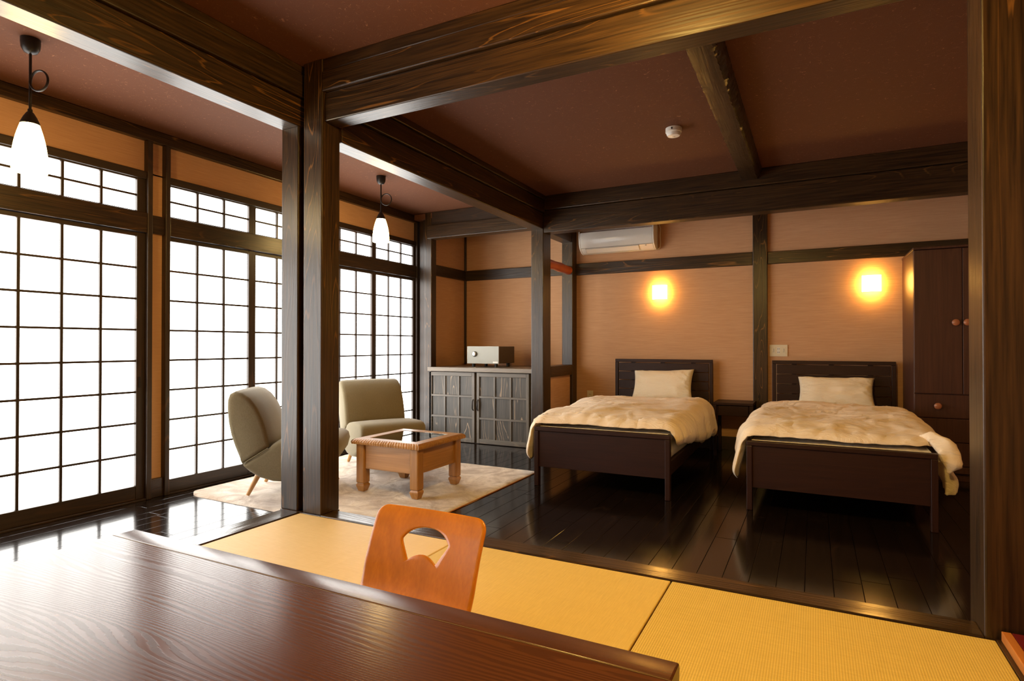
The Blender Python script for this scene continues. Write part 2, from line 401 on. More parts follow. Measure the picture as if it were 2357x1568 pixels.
c3 = tag(box('ceiling', -2.80, XR, YF, 2.55, ZN, ZN + .05, 'ceil', b=0), 'brown paper ceiling over the tatami room', kind='structure')
c4 = tag(box('ceiling', -4.2, XR, 5.6, YB, 2.58, 2.64, 'ceil', b=0), 'lowered ceiling along the back wall', kind='structure')

# ------------------------------------------------------------------ timber frame
def beam(name, parts, label):
    r = empty(name); tag(r, label, kind='structure')
    for p in parts: box(p[0], *p[1:7], p[7], r, b=0.006)
    return r
beam('pillar', [('post', PX0, PX1, PY0, PY1, T, ZN, 'timber_z')], 'thick dark corner pillar carrying the big crossbeam')
beam('pillar', [('post', -2.845, -2.708, 2.478, 2.605, T, 2.40, 'timber_z'), ('filler', -2.708, -2.66, 2.53, 2.60, T, 2.42, 'frame_z')], 'slimmer dark post on the window side of the corner pillar')
beam('pillar', [('post', 0.505, 0.76, 2.47, 2.675, 0.0, ZN, 'timber_z')], 'thick dark pillar cut by the picture edge')
beam('pillar', [('post', BX0, BX1, 5.54, 5.735, 0.0, ZC, 'timber_z')], 'dark pillar between the lattice cabinet and the first bed')
beam('pillar', [('post', -2.63, -2.497, 6.36, YB, 0.0, 2.6, 'timber_z')], 'dark corner post beside the air conditioner')
beam('pillar', [('post', -0.556, -0.417, 6.455, YB, 0.0, 2.6, 'timber_z')], 'dark wall post between the two beds')
beam('pillar', [('post', -4.050, -3.955, 5.60, 5.70, 0.0, ZC, 'timber_z'), ('backing_board', -4.113, -4.052, 5.655, 5.70, 0.0, ZC, 'frame_z')], 'slim dark post where the windows meet the cabinet')
beam('beam', [('beam_body', -2.845, -2.703, YF, 2.60, 2.396, 2.566, 'timber_y'), ('upper_board', -2.86, -2.683, YF, 2.62, 2.568, 2.70, 'timber_y'), ('ceiling_trim', -2.86, -2.69, YF, 2.62, 2.702, ZN, 'timber_y')],
     'long dark beam running from the window corner toward the tatami room')
beam('beam', [('beam_body', PX1, XR, 2.495, 2.62, 2.396, 2.562, 'timber_x'), ('upper_board', PX1, XR, 2.474, 2.63, 2.566, 2.680, 'timber_x'), ('ceiling_trim', PX0, XR, 2.482, 2.63, 2.682, ZN, 'timber_x')],
     'big dark crossbeam spanning above the tatami edge')
beam('beam', [('beam_body', BX0, BX1, PY1, 5.54, 2.31, 2.475, 'timber_y'), ('upper_board', BX0 - .02, BX1 + .02, PY1, 5.54, 2.478, 2.60, 'timber_y'), ('ceiling_trim', BX0 - .01, BX1 + .035, PY1, 5.54, 2.602, ZC, 'timber_y')],
     'dark beam between window passage and bed area')
beam('beam', [('beam_body', BX1, XR, 5.545, 5.68, 2.272, 2.50, 'timber_x'), ('upper_board', BX1, XR, 5.52, 5.69, 2.503, ZC, 'timber_x')], 'dark beam crossing in front of the back wall')
beam('beam', [('beam_body', -3.99, BX0, 5.56, 5.69, 2.335, 2.488, 'timber_x'), ('upper_board', -3.955, BX0, 5.60, 5.69, 2.49, ZC, 'frame_x')], 'dark beam above the lattice cabinet alcove')
beam('beam', [('beam_body', BX0 + .005, BX1 - .005, 5.735, 6.36, 2.30, 2.42, 'timber_y')], 'short dark beam above the alcove opening')
beam('lintel', [('rail', -4.04, -2.63, YB - .03, YB, 1.935, 2.065, 'timber_x'), ('rail', -2.497, -0.556, YB - .03, YB, 1.925, 2.06, 'timber_x'), ('rail', -0.417, XR, YB - .03, YB, 1.925, 2.05, 'timber_x'),
                ('corner_batten', -4.055, -4.03, YB - .025, YB, 0.85, 2.57, 'frame_z')], 'dark horizontal rail along the back wall')
beam('lintel', [('rail', -4.055, -4.025, 5.70, YB - .03, 1.935, 2.065, 'timber_y')], 'short dark rail on the alcove side wall')
# low partition beside the cabinet
lp = empty('partition'); tag(lp, 'low papered partition with dark capping rail beside the back pillar', kind='structure')
box('capping_rail', BX0, BX1, 5.735, 6.36, 0.755, 0.872, 'timber_y', lp, b=0.005)
box('paper_panel', BX0 + .04, BX1 - .03, 5.735, 6.36, 0.0, 0.755, 'wall', lp, b=0)
# red polished log across the alcove opening
me_pts = [(-2.55, 5.735 + t * 0.72, 1.978 + 0.004 * math.sin(t * 5)) for t in [i / 12 for i in range(13)]]
rl = tube('alcove_log', me_pts, [0.050 + 0.003 * math.sin(i * 1.3) for i in range(12)] + [0.044], 'redlog', seg=20)
tag(rl, 'polished red log bar across the alcove opening beside the back pillar', 'log')
# baseboards
tag(box('baseboard_back', -2.497, XR, YB - .014, YB, 0.0, 0.14, 'frame_x', b=0.002), 'dark baseboard along the back wall', kind='structure')

# rough-hewn log on the bed ceiling
def rough_log():
    me = bpy.data.meshes.new('ceiling_log'); v = []; f = []; ny = 260
    prof = [(-0.085, 0.10), (-0.084, 0.045), (-0.074, 0.004), (-0.03, 0.0), (0.02, 0.0), (0.050, 0.004), (0.062, 0.016), (0.072, 0.034), (0.082, 0.055), (0.088, 0.10)]
    for i in range(ny + 1):
        y = 2.60 + (5.53 - 2.60) * i / ny
        far = max(0.15, min(1.0, (4.6 - y) / 0.9))
        for k, (px, pz) in enumerate(prof):
            a = {1: .003, 2: .006, 5: .006, 6: .013 * far, 7: .016 * far, 8: .010 * far}.get(k, .0015)
            d = noise.noise((px * 40, y * 22, pz * 40 + 5)) * a + noise.noise((px * 70, y * 38, 3)) * a * 0.8
            v.append((px + d * (1 if px > 0 else -1), y, pz + d * .5 if pz < 0.1 else pz))
    n = len(prof)
    for i in range(ny):
        for k in range(n - 1): f.append((i * n + k, i * n + k + 1, (i + 1) * n + k + 1, (i + 1) * n + k))
    f.append(tuple(range(n))); f.append(tuple(ny * n + k for k in range(n - 1, -1, -1)))
    me.from_pydata(v, [], f); bm = bmesh.new(); bm.from_mesh(me); bmesh.ops.recalc_face_normals(bm, faces=bm.faces); bm.to_mesh(me); bm.free()
    smooth(me, 0.6)
    o = obj('ceiling_beam', me, wood('roughlog', 'y', (0.012, 0.006, 0.003), (0.040, 0.020, 0.007), (0.09, 0.045, 0.015), rings=8, amt=0.3, rough=0.34, bmp=0.35))
    o.location = (-0.485, 0, 2.555)
    tag(o, 'rough-edged dark log fixed to the bed ceiling', kind='structure')
rough_log()

# ------------------------------------------------------------------ shoji windows
ZS0, ZS1, ROW = 0.108, 1.868, 0.22
ZT0, ZT1 = 2.052, 2.272
def pane(parent, y0, y1, z0, z1):
    p = box('pane', XW - .016, XW - .013, y0, y1, z0, z1, 'paper', parent, b=0, share=True)
def shoji(win, y0, y1, cols, z0, z1, rows, name, off=0.0, sl=.034, sr=.034):
    """one screen: stiles and rails (the part), with muntins and paper panes as its pieces"""
    r = empty(name); r.parent = win; r.location.x = off
    zb = 0.012 if rows > 4 else z0 - .03
    box('stile', XW - .018, XW + .012, y0 - sl, y0, zb, z1 + .03, 'frame_z', r, b=0.003)
    box('stile', XW - .018, XW + .012, y1, y1 + sr, zb, z1 + .03, 'frame_z', r, b=0.003)
    box('bottom_rail', XW - .018, XW + .010, y0, y1, zb, z0, 'frame_y', r, b=0.003)
    box('top_rail', XW - .018, XW + .010, y0, y1, z1, z1 + .03, 'frame_y', r, b=0.003)
    dy = (y1 - y0) / cols; dz = (z1 - z0) / rows
    for k in range(1, cols): box('muntin', XW - .012, XW + .006, y0 + k * dy - .0085, y0 + k * dy + .0085, z0, z1, 'frame_z', r, b=0.001, share=True)
    for k in range(1, rows): box('muntin', XW - .010, XW + .004, y0, y1, z0 + k * dz - .0072, z0 + k * dz + .0072, 'frame_y', r, b=0.001, share=True)
    for i in range(cols):
        for j in range(rows): pane(r, y0 + i * dy, y0 + (i + 1) * dy, z0 + j * dz, z0 + (j + 1) * dz)
    return r
def window(name, ya, yb, panels, label):
    w = empty(name); tag(w, label, kind='structure')
    for s, (a, b_) in enumerate(((ya - .036, ya), (yb, yb + .036))):
        box('jamb', XW - .03, XW + .035, a, b_, 0.0, 2.562, 'frame_z', w, b=0.004)
    box('head_rail', XW - .03, XW + .022, ya, yb, 2.282, 2.338, 'frame_y', w, b=0.004)
    box('lintel_board', XW - .03, XW + .030, ya, yb, 1.900, 2.042, 'timber_y', w, b=0.004)
    box('threshold', XW - .03, XW + .030, ya, yb, 0.0, 0.012, 'frame_y', w, b=0.002)
    for i, (p0, p1, cols) in enumerate(panels):
        sl = max(.004, p0 - ya if i == 0 else (p0 - panels[i - 1][1]) / 2)
        sr = max(.004, yb - p1 if i == len(panels) - 1 else (panels[i + 1][0] - p1) / 2)
        shoji(w, p0, p1, cols, ZS0, ZS1, 8, 'shoji_screen', -0.006 * (i % 2), sl, sr)
        shoji(w, p0, p1, cols, ZT0, ZT1, 2, 'transom_screen', -0.006 * (i % 2), sl, sr)
    return w
window('window_1', 0.50, 2.490, [(0.54, 1.448, 4), (1.518, 2.432, 4)], 'shoji window with backlit paper panes behind the big pendant lamp')
window('window_2', 2.656, 5.660, [(2.660, 3.345, 3), (3.418, 4.105, 3), (4.180, 4.890, 3), (4.962, 5.622, 3)], 'long shoji window with backlit paper panes behind the lounge chairs')
window('window_3', -1.52, 0.40, [(-1.48, -0.58, 4), (-0.50, 0.36, 4)], 'shoji window with backlit paper panes nearest the viewer')
box('sliver', XW - .028, XW + .015, 2.526, 2.620, 0.0, 0.135, 'timber_y', wl, b=0.003).name = 'kickboard'
box('lintel_piece', XW - .028, XW + .018, 2.526, 2.620, 1.905, 2.035, 'timber_y', wl, b=0.003)
tag(box('trim_4', XW - .03, XW + .03, YF, 5.80, 2.562, 2.645, 'timber_y', b=0.004), 'dark trim where the window wall meets the ceiling', kind='structure')
tag(box('trim_5', XW - .03, XW + .02, 5.697, 5.80, 0.0, 2.65, 'frame_z', b=0.004), 'dark upright closing the window wall', kind='structure')
tag(box('trim_6', XW + .05, -4.115, 5.69, 5.76, 0.0, 2.65, 'frame_z', b=0.006), 'dark upright beside the cabinet', kind='structure')
tag(box('door_pull', XW + .0125, XW + .0145, 2.446, 2.456, 0.80, 0.875, 'iron', b=0.0), 'small dark recessed finger pull on the first shoji screen', 'finger pull')

# ------------------------------------------------------------------ pendant lamps
def pendant(x, y, ztop, zcap, zbot, label, spin):
    r = empty('pendant_lamp', (x, y, ztop), spin); tag(r, label, 'lamp', 'pendant lamps over the window passage')
    lathe('ceiling_cup', [(0.042, 0.0), (0.042, -0.024), (0.039, -0.048), (0.028, -0.068), (0.009, -0.076)], 'iron', r)
    zc = zcap - ztop; zb = zbot - ztop
    zl = -0.155
    tube('cord', [(0, 0, -0.07), (0, 0, -0.2), (0, 0, zc)], 0.0062, 'iron', r)
    lp_ = [(0.050 + 0.050 * math.cos(PI + 2 * PI * 2 * k / 60), -0.004 + 0.008 * k / 60, zl - 0.060 + 0.052 * math.sin(PI + 2 * PI * 2 * k / 60)) for k in range(61)]
    tube('cord_coil', lp_, 0.0042, 'iron', r, seg=8)
    lathe('cap', [(0.010, zc + .018), (0.011, zc + .004), (0.016, zc), (0.028, zc - .022), (0.041, zc - .052), (0.042, zc - .060)], 'iron', r)
    H = zc - .060 - zb; g = []
    for k in range(15):
        t = k / 14.0
        g.append((0.040 + 0.036 * (1 - (1 - t) ** 2.2) - 0.003 * t ** 6, zc - .060 - H * t))
    g += [(0.066, zb + .004), (0.062, zb + .03)]
    lathe('glass_shade', g, 'pglass', r, caps=False)
    return r
pendant(-3.518, 1.493, ZC, 2.275, 1.975, 'pendant lamp with glowing glass shade in front of the first shoji window', 0.35)
pendant(-3.525, 4.195, ZC, 2.315, 2.045, 'pendant lamp with glowing glass shade above the upholstered chair by the cabinet', 0.35)

# lamp of the tatami room (above the picture)
rl_ = empty('ceiling_lamp', (-0.50, 1.80, ZN)); tag(rl_, 'round glass ceiling lamp hung before the big crossbeam', 'lamp')
lathe('ceiling_cup', [(0.05, 0), (0.05, -0.03), (0.012, -0.04)], 'iron', rl_)
tube('stem', [(0, 0, -0.04), (0, 0, -0.215)], 0.008, 'iron', rl_)
lathe('lid', [(0.02, -0.205), (0.155, -0.222), (0.160, -0.232), (0.158, -0.238)], 'iron', rl_, 36)  # unseen opaque lid, added to keep the lamp's light off the ceiling
lathe('glass_drum', [(0.140, -0.2385), (0.142, -0.29), (0.136, -0.318), (0.115, -0.328)], 'rglass', rl_, 36)

# ------------------------------------------------------------------ wall lamps
def sconce(xc, label):
    r = empty('wall_lamp', (xc, YB, 1.60)); tag(r, label, 'lamp', 'glowing wall lamps over the beds')
    box('back_plate', -.055, .055, -.016, 0, 0.03, 0.135, 'white', r, b=0.003)
    prof = [(-0.078, -0.036)] + [(-0.078 + 0.156 * k / 12, -0.058 - 0.024 * math.sin(PI * k / 12)) for k in range(13)] + [(0.078, -0.036)]
    inner = [(p[0] * 0.94, p[1] + 0.006) for p in prof[::-1]]
    prism('glass_shade', prof + inner, 'z', 0.006, 0.158, 'sglass', r)
    for sx in (-1, 1):
        for z in (0.004, 0.150): lathe('clip', [(0.004, 0), (0.004, 0.012)], 'chrome', r, 8, (sx * .080, -0.030, z), (PI / 2, 0, 0))
    return r
sconce(-1.507, 'glowing wall lamp above the bed nearest the alcove')
sconce(0.486, 'glowing wall lamp beside the tall wardrobe')

# ------------------------------------------------------------------ air conditioner
ac = empty('air_conditioner', (-1.975, YB, 2.15)); tag(ac, 'white wall air conditioner under the dark beam', 'air conditioner')
x0, x1 = -0.405, 0.425
prof = [(-0.005, 0.012), (-0.06, 0.0), (-0.115, 0.012), (-0.175, 0.055), (-0.198, 0.105), (-0.205, 0.17), (-0.205, 0.235), (-0.165, 0.242), (-0.165, 0.275), (-0.005, 0.278)]
prism('body', prof, 'x', x0, x1, 'whitegloss', ac, b=0.004)
prism('end_cap', [(p[0] * 1.012 , p[1]) for p in prof[:7]] + [(-0.205, 0.272), (-0.005, 0.28)], 'x', x1 + .001, x1 + .016, 'white', ac, b=0.003)
prism('end_cap', [(p[0] * 1.012, p[1]) for p in prof[:7]] + [(-0.205, 0.272), (-0.005, 0.28)], 'x', x0 - .016, x0 - .001, 'white', ac, b=0.003)
fl = prism('flap', [(-0.120, 0.011), (-0.172, 0.050), (-0.175, 0.046), (-0.122, 0.006)], 'x', x0 + .06, x1 - .16, 'white', ac)
for a in ((x0 + .057, x0 + .06), (x1 - .16, x1 - .157)):
    prism('flap_gap', [(-0.119, 0.0105), (-0.176, 0.053), (-0.179, 0.050), (-0.121, 0.0065)], 'x', a[0], a[1], 'grey', ac)
box('flap_slot', x0 + .06, x1 - .16, -.119, -.115, 0.0045, 0.012, 'grey', ac, b=0)
prism('panel_seam', [(-0.1745, 0.0545), (-0.1778, 0.0600), (-0.1790, 0.0595), (-0.1760, 0.0535)], 'x', x0 + .002, x1 - .002, 'grey', ac)
box('indicator', x1 - .085, x1 - .07, -.173, -.168, 0.0405, 0.048, 'grey', ac, b=0)
tube('cable', [(x1 + .03, -.03, 0.30), (x1 + .05, -.03, 0.24), (x1 + .045, -.03, 0.15), (x1 + .05, -.03, 0.08), (x1 + .045, -.03, 0.03), (x1 + .02, -.03, 0.012), (x1 + .005, -.03, 0.014)], 0.005, 'ivory', ac, seg=8)

# ------------------------------------------------------------------ smoke detector
sd = empty('smoke_detector', (-0.885, 4.225, ZC)); tag(sd, 'round white smoke detector on the bed ceiling', 'smoke detector')
lathe('base', [(0.056, 0), (0.056, -0.030), (0.050, -0.034)], 'white', sd)
lathe('sensor_head', [(0.049, -0.0345), (0.049, -0.044), (0.042, -0.056), (0.020, -0.060)], 'white', sd)
lathe('lens', [(0.012, -0.0602), (0.008, -0.063)], 'ivory', sd, 16)
box('slot', -.006, .004, -.0578, -.055, -.022, -.008, 'slot', sd, b=0).rotation_euler = (0, 0, 0.2)

# ------------------------------------------------------------------ socket plates
sp = empty('switch_plate', (-0.318, YB, 0.985)); tag(sp, 'wide ivory switch and socket plate above the second headboard', 'switch plate')
box('plate', -.083, .083, -.010, 0, 0, .118, 'ivory', sp, b=0.004)
for xx in (-.058, .036): 
    box('module', xx, xx + .030, -.0125, -.010, .028, .090, 'ivory', sp, b=0.001)
    box('mark', xx + .012, xx + .017, -.0132, -.0125, .052, .080, 'grey', sp, b=0)
    box('mark', xx + .004, xx + .020, -.0132, -.0125, .044, .048, 'grey', sp, b=0)
box('socket', -.014, .014, -.0125, -.010, .028, .090, 'white', sp, b=0.001)
for xx in (-.009, .005):
    for zz in (.037, .071): box('slot', xx, xx + .004, -.0132, -.0125, zz, zz + .010, 'slot', sp, b=0)
so = empty('wall_socket', (-2.330, YB, 0.445)); tag(so, 'small ivory wall socket beside the bed nearest the alcove', 'socket')
box('plate', -.036, .036, -.009, 0, 0, .122, 'ivory', so, b=0.003)
box('socket', -.014, .014, -.0115, -.009, .022, .100, 'ivory', so, b=0.001)
for xx in (-.009, .005):
    for zz in (.036, .074): box('slot', xx, xx + .004, -.0122, -.0115, zz, zz + .010, 'slot', so, b=0)

# ------------------------------------------------------------------ cabinet, counter, safe
cb = empty('lattice_cabinet', (-3.34, 5.60, 0)); tag(cb, 'dark wooden cabinet with lattice doors and iron pulls', 'cabinet')
box('carcass', -.61, .695, .03, .85, 0, .796, 'cab_x', cb, b=0.002)
def cabdoor(xa, xb, hx):
    d = empty('door'); d.parent = cb
    z0, z1, yb, yf = 0.006, 0.792, 0.028, 0.0
    fw = 0.034
    box('stile', xa, xa + fw, yf, yb, z0, z1, 'cab_z', d); box('stile', xb - fw, xb, yf, yb, z0, z1, 'cab_z', d)
    box('rail', xa + fw, xb - fw, yf, yb, z0, z0 + .05, 'cab_x', d); box('rail', xa + fw, xb - fw, yf, yb, z1 - .045, z1, 'cab_x', d)
    ia, ib, ja, jb = xa + fw, xb - fw, z0 + .05, z1 - .045
    bw = 0.022; cw = (ib - ia - 2 * bw) / 3; rh = (jb - ja - 2 * bw) / 3
    for k in range(1, 3):
        xx = ia + k * cw + (k - 1) * bw; box('muntin', xx, xx + bw, yf + .004, yb, ja, jb, 'cab_z', d, b=.002)
        zz = ja + k * rh + (k - 1) * bw; box('muntin', ia, ib, yf + .002, yb, zz, zz + bw, 'cab_x', d, b=.002)
    for i in range(3):
        for j in range(3):
            box('panel', ia + i * (cw + bw), ia + i * (cw + bw) + cw, yf + .016, yb - .001, ja + j * (rh + bw), ja + j * (rh + bw) + rh, 'cabpanel', d, b=.001)
    tube('handle', [(hx, -.001, .37), (hx, -.012, .378), (hx, -.020, .395), (hx, -.022, .43), (hx, -.020, .465), (hx, -.012, .482), (hx, -.001, .49)], [.006, .005, .007, .0085, .007, .005, .006], 'iron', d, seg=10)
cabdoor(-.645, -.030, -.047); cabdoor(-.002, .645, .016)
ct_ = box('counter_top', -3.985, -2.645, 5.565, YB - .03, 0.80, 0.846, 'counter', b=0.004); tag(ct_, 'grey-brown wooden counter top over the lattice cabinet', 'counter')
sf = empty('safe', (-3.375, 5.79, 0.846)); tag(sf, 'grey metal safe with round chrome dial on the counter', 'safe')
box('body', -.205, .205, .012, .40, .042, .238, 'safedark', sf, b=0.005)
box('door', -.210, .210, 0, .0115, .040, .240, 'safegrey', sf, b=0.004)
for sx in (-.15, .15):
    for sy in (.05, .34): lathe('foot', [(.018, 0), (.022, .0418)], 'rubber', sf, 14, (sx, sy, 0))
lathe('dial_ring', [(.031, 0), (.031, .006), (.027, .008)], 'iron', sf, 24, (-.105, -.0005, .150), (PI / 2, 0, 0))
lathe('dial', [(.025, 0), (.025, .014), (.018, .018), (.010, .019)], 'chrome', sf, 24, (-.103, -.008, .150), (PI / 2, 0, 0))
box('name_plate', .135, .200, -.003, 0, .048, .066, 'white', sf, b=0.001)

# ------------------------------------------------------------------ lounge chairs
BACK = [(-.402, .690), (-.404, .62), (-.396, .53), (-.378, .44), (-.352, .36), (-.325, .290), (-.298, .235), (-.118, .350),
        (-.124, .405), (-.140, .475), (-.166, .555), (-.202, .632), (-.250, .698), (-.300, .736), (-.350, .750), (-.388, .730)]
SEAT = [(-.295, .232), (-.25, .180), (-.18, .135), (-.09, .106), (.02, .098), (.13, .110), (.22, .145), (.30, .205), (.345, .270), (.362, .335),
        (.352, .378), (.320, .402), (.26, .410), (.15, .408), (.02, .402), (-.05, .390), (-.092, .372), (-.116, .347)]
def cushion(name, prof, hw, parent, r=0.032):
    n = len(prof); cx = sum(p[0] for p in prof) / n
    area = sum(prof[i][0] * prof[(i + 1) % n][1] - prof[(i + 1) % n][0] * prof[i][1] for i in range(n))
    sg = 1 if area > 0 else -1
    def inset(d):
        out = []
        for i in range(n):
            a, b_, c = Vector(prof[i - 1]), Vector(prof[i]), Vector(prof[(i + 1) % n])
            t = (c - a).normalized(); nn = Vector((-t.y, t.x)) * sg
            out.append(b_ + nn * d)
        return out
    steps = [(-hw, r), (-hw + r * .12, r * .5), (-hw + r * .4, r * .17), (-hw + r, 0)]
    layers = steps + [(-hw * .33, -.004), (hw * .33, -.004)] + [(-a, d) for a, d in steps[::-1]]
    v = []; f = []
    for y, d in layers: v += [(p[0], y, p[1]) for p in inset(d)]
    for i in range(len(layers) - 1):
        for k in range(n): f.append((i * n + k, i * n + (k + 1) % n, (i + 1) * n + (k + 1) % n, (i + 1) * n + k))
    f.append(tuple(range(n - 1, -1, -1))); f.append(tuple((len(layers) - 1) * n + k for k in range(n)))
    me = bpy.data.meshes.new(name); me.from_pydata(v, [], f)
    bm = bmesh.new(); bm.from_mesh(me); bmesh.ops.recalc_face_normals(bm, faces=bm.faces); bm.to_mesh(me); bm.free()
    smooth(me, 1.2)
    return obj(name, me, 'fab', parent)
def lounge(loc, rz, label):
    r = empty('lounge_chair', loc, rz); tag(r, label, 'chair', 'upholstered lounge chairs on the rug')
    cushion('backrest', BACK, .285, r); cushion('seat', SEAT, .290, r)
    for sx, bx in ((.20, .275), (-.20, -.28)):
        for sy in (-1, 1):
            tube('leg', [(bx, sy * .215, 0), (sx, sy * .185, .17)], [.013, .022], 'legwood', r, seg=14)
    tube('piping', [(-.294, -.284, .238), (-.20, -.289, .296), (-.122, -.286, .345)], .004, 'fab', r, seg=6)
    return r
lounge((-3.500, 3.188, .0225), math.radians(34), 'olive upholstered lounge chair half hidden behind the corner posts')
lounge((-3.487, 4.156, .0225), math.radians(-31), 'olive upholstered lounge chair behind the coffee table')

# ------------------------------------------------------------------ rug
def rug():
    x0, x1, y0, y1 = -4.14, -2.125, 2.70, 4.60; nx, ny = 110, 104
    me = bpy.data.meshes.new('rug'); v = []; f = []
    for j in range(ny + 1):
        for i in range(nx + 1):
            a, b_ = i / nx, j / ny
            x = x0 + (x1 - x0) * a; y = y0 + (y1 - y0) * b_
            e = min(a * (x1 - x0), (1 - a) * (x1 - x0), b_ * (y1 - y0), (1 - b_) * (y1 - y0))
            z = 0.004 + 0.010 * min(1, e / 0.03) ** 0.5 + 0.0026 * noise.noise((x * 9, y * 9, 1)) * min(1, e / .03) + 0.002 * noise.noise((x * 30, y * 30, 4)) * min(1, e / .03)
            if i in (0, nx) or j in (0, ny): z = 0.0008
            x += 0.012 * noise.noise((y * 3, 7, 0)) * (1 if a in (0.0, 1.0) else 0); y += 0.03 * (a - 0.5) * -1
            # rounded corner lifted a little toward the window
            cx = max(0, .18 - a * (x1 - x0)); cy = max(0, .18 - b_ * (y1 - y0))
            if cx > 0 and cy > 0:
                d = math.hypot(cx, cy)
                if d > .18: x += cx / d * (d - .18); y += cy / d * (d - .18)
            v.append((x, y, z))
    for j in range(ny):
        for i in range(nx): k = j * (nx + 1) + i; f.append((k, k + 1, k + nx + 2, k + nx + 1))
    me.from_pydata(v, [], f); smooth(me, 3.0)
    o = obj('rug', me, 'rug'); tag(o, 'plush beige rug beneath the coffee table and lounge chairs', 'rug')
    pts = []
    for k in range(41): pts.append((x1 - .001 - 0.0, y0 + (y1 - y0) * k / 40 - .015, .004))
    tube('hem', pts, .0042, M['orangewood'], o, seg=6)
rug()

# ------------------------------------------------------------------ coffee table
cf = empty('coffee_table', (-2.735, 3.595, .0185)); tag(cf, 'square wooden coffee table with glass centre and carved rim on the rug', 'coffee table')
def rim():
    """four mitred rails with a hand-carved scalloped outer edge"""
    ho, hi, zt, zb = .308, .212, .390, .352
    for k in range(4):
        n = 156; v = []; f = []
        for i in range(n + 1):
            t = -1 + 2 * i / n
            sc = .0055 * abs(math.sin(i / n * 27 * PI + 0.35 * math.sin(i * .31))) ** .7 if 0 < i < n else 0
            o_ = ho - sc
            ring = [(t * hi, hi, zt), (t * (ho - .022), ho - .022, zt), (t * (ho - .006), o_ - .006, zt - .009), (t * ho, o_, zt - .022), (t * (ho - .004), ho - .004 - sc * .5, zb), (t * hi, hi, zb)]
            v += ring
        m_ = 6
        for i in range(n):
            for q in range(m_): f.append((i * m_ + q, i * m_ + (q + 1) % m_, (i + 1) * m_ + (q + 1) % m_, (i + 1) * m_ + q))
        f.append(tuple(range(m_ - 1, -1, -1))); f.append(tuple(n * m_ + q for q in range(m_)))
        me = bpy.data.meshes.new('rim_board'); me.from_pydata(v, [], f)
        bm = bmesh.new(); bm.from_mesh(me); bmesh.ops.recalc_face_normals(bm, faces=bm.faces); bm.to_mesh(me); bm.free()
        smooth(me, 0.35)
        o = obj('rim_board', me, 'teak_x', cf); o.rotation_euler = (0, 0, k * PI / 2)
rim()
for sx in (-1, 1):
    for sy in (-1, 1):
        c = (sx * .245, sy * .245)
        lg = box('leg', c[0] - .036, c[0] + .036, c[1] - .036, c[1] + .036, .062, .352, 'teak_z', cf, b=0.008)
        prof = [(.024, 0), (.036, .040), (.036, .050), (.030, .058), (.030, .062)]
        me = bpy.data.meshes.new('foot'); v = []; f = []
        for r_, z_ in prof: v += [(-r_, -r_, z_), (r_, -r_, z_), (r_, r_, z_), (-r_, r_, z_)]
        for i in range(len(prof) - 1):
            for k in range(4): f.append((i * 4 + k, i * 4 + (k + 1) % 4, i * 4 + 4 + (k + 1) % 4, i * 4 + 4 + k))
        f += [(3, 2, 1, 0), tuple(range(len(prof) * 4 - 4, len(prof) * 4))]
        me.from_pydata(v, [], f)
        ft = obj('foot', me, 'teak_z', lg); ft.location = (0, 0, -.0621); bev(ft, .004)
for k, (a0, a1, b0, b1, mt) in enumerate([(-.209, .209, -.262, -.244, 'teak_x'), (-.209, .209, .244, .262, 'teak_x')]):
    box('apron', a0, a1, b0, b1, .17, .352, mt, cf); 
for b0, b1 in ((-.262, -.244), (.244, .262)): box('apron', b0, b1, -.209, .209, .17, .352, 'teak_y', cf)
box('shelf', -.243, .243, -.243, .243, .18, .190, 'bed_x', cf, b=0)
box('glass_pane', -.2115, .2115, -.2115, .2115, .380, .3875, 'glass', cf, b=0.001)
for s in (-1, 1): box('glass_rest', -.212, .212, s * .212 - .012, s * .212 + .012 if s < 0 else .212, .3535, .379, 'darkgap', cf, b=0)

# ------------------------------------------------------------------ beds
def bed(loc, rz, label):
    r = empty('bed', loc, rz); tag(r, label, 'bed', 'dark wooden single beds')
    w, l = 1.048, 2.27
    fb = empty('footboard'); fb.parent = r
    box('panel', .036, w - .036, .012, .030, .150, .428, 'bed_x', fb, b=.002)
    box('top_rail', 0, w, 0, .05, .430, .460, 'bed_x', fb, b=.004)
    for xx in (0, w - .036): box('leg', xx, xx + .036, 0, .05, 0, .429, 'bed_z', fb, b=.004)
    hb = empty('headboard'); hb.parent = r
    box('top_rail', 0, w, l - .035, l, .912, .945, 'bed_x', hb, b=.003)
    for xx in (0, w - .034): box('leg', xx, xx + .034, l - .035, l, 0, .911, 'bed_z', hb, b=.003)
    for k in range(5):
        z1 = .902 - k * .097
        box('slat', .042, w - .042, l - .030, l - .016, z1 - .088, z1, 'bed_x', hb, b=.002)
    for xx in (.20, w / 2, w - .20): box('brace', xx - .022, xx + .022, l - .0155, l - .003, .42, .911, 'bed_z', hb, b=.001)
    for xx in (.004, w - .028): box('side_rail', xx, xx + .024, .051, l - .036, .17, .27, 'bed_y', r, b=.003)
    box('bed_base', .03, w - .03, .052, l - .04, .20, .262, 'bed_y', r, b=.002)
    return r
bed((-1.952, 4.148, 0), math.radians(1.0), 'dark wooden single bed beside the back pillar')
bed((-0.404, 4.190, 0), math.radians(-0.75), 'dark wooden single bed beside the wardrobe')
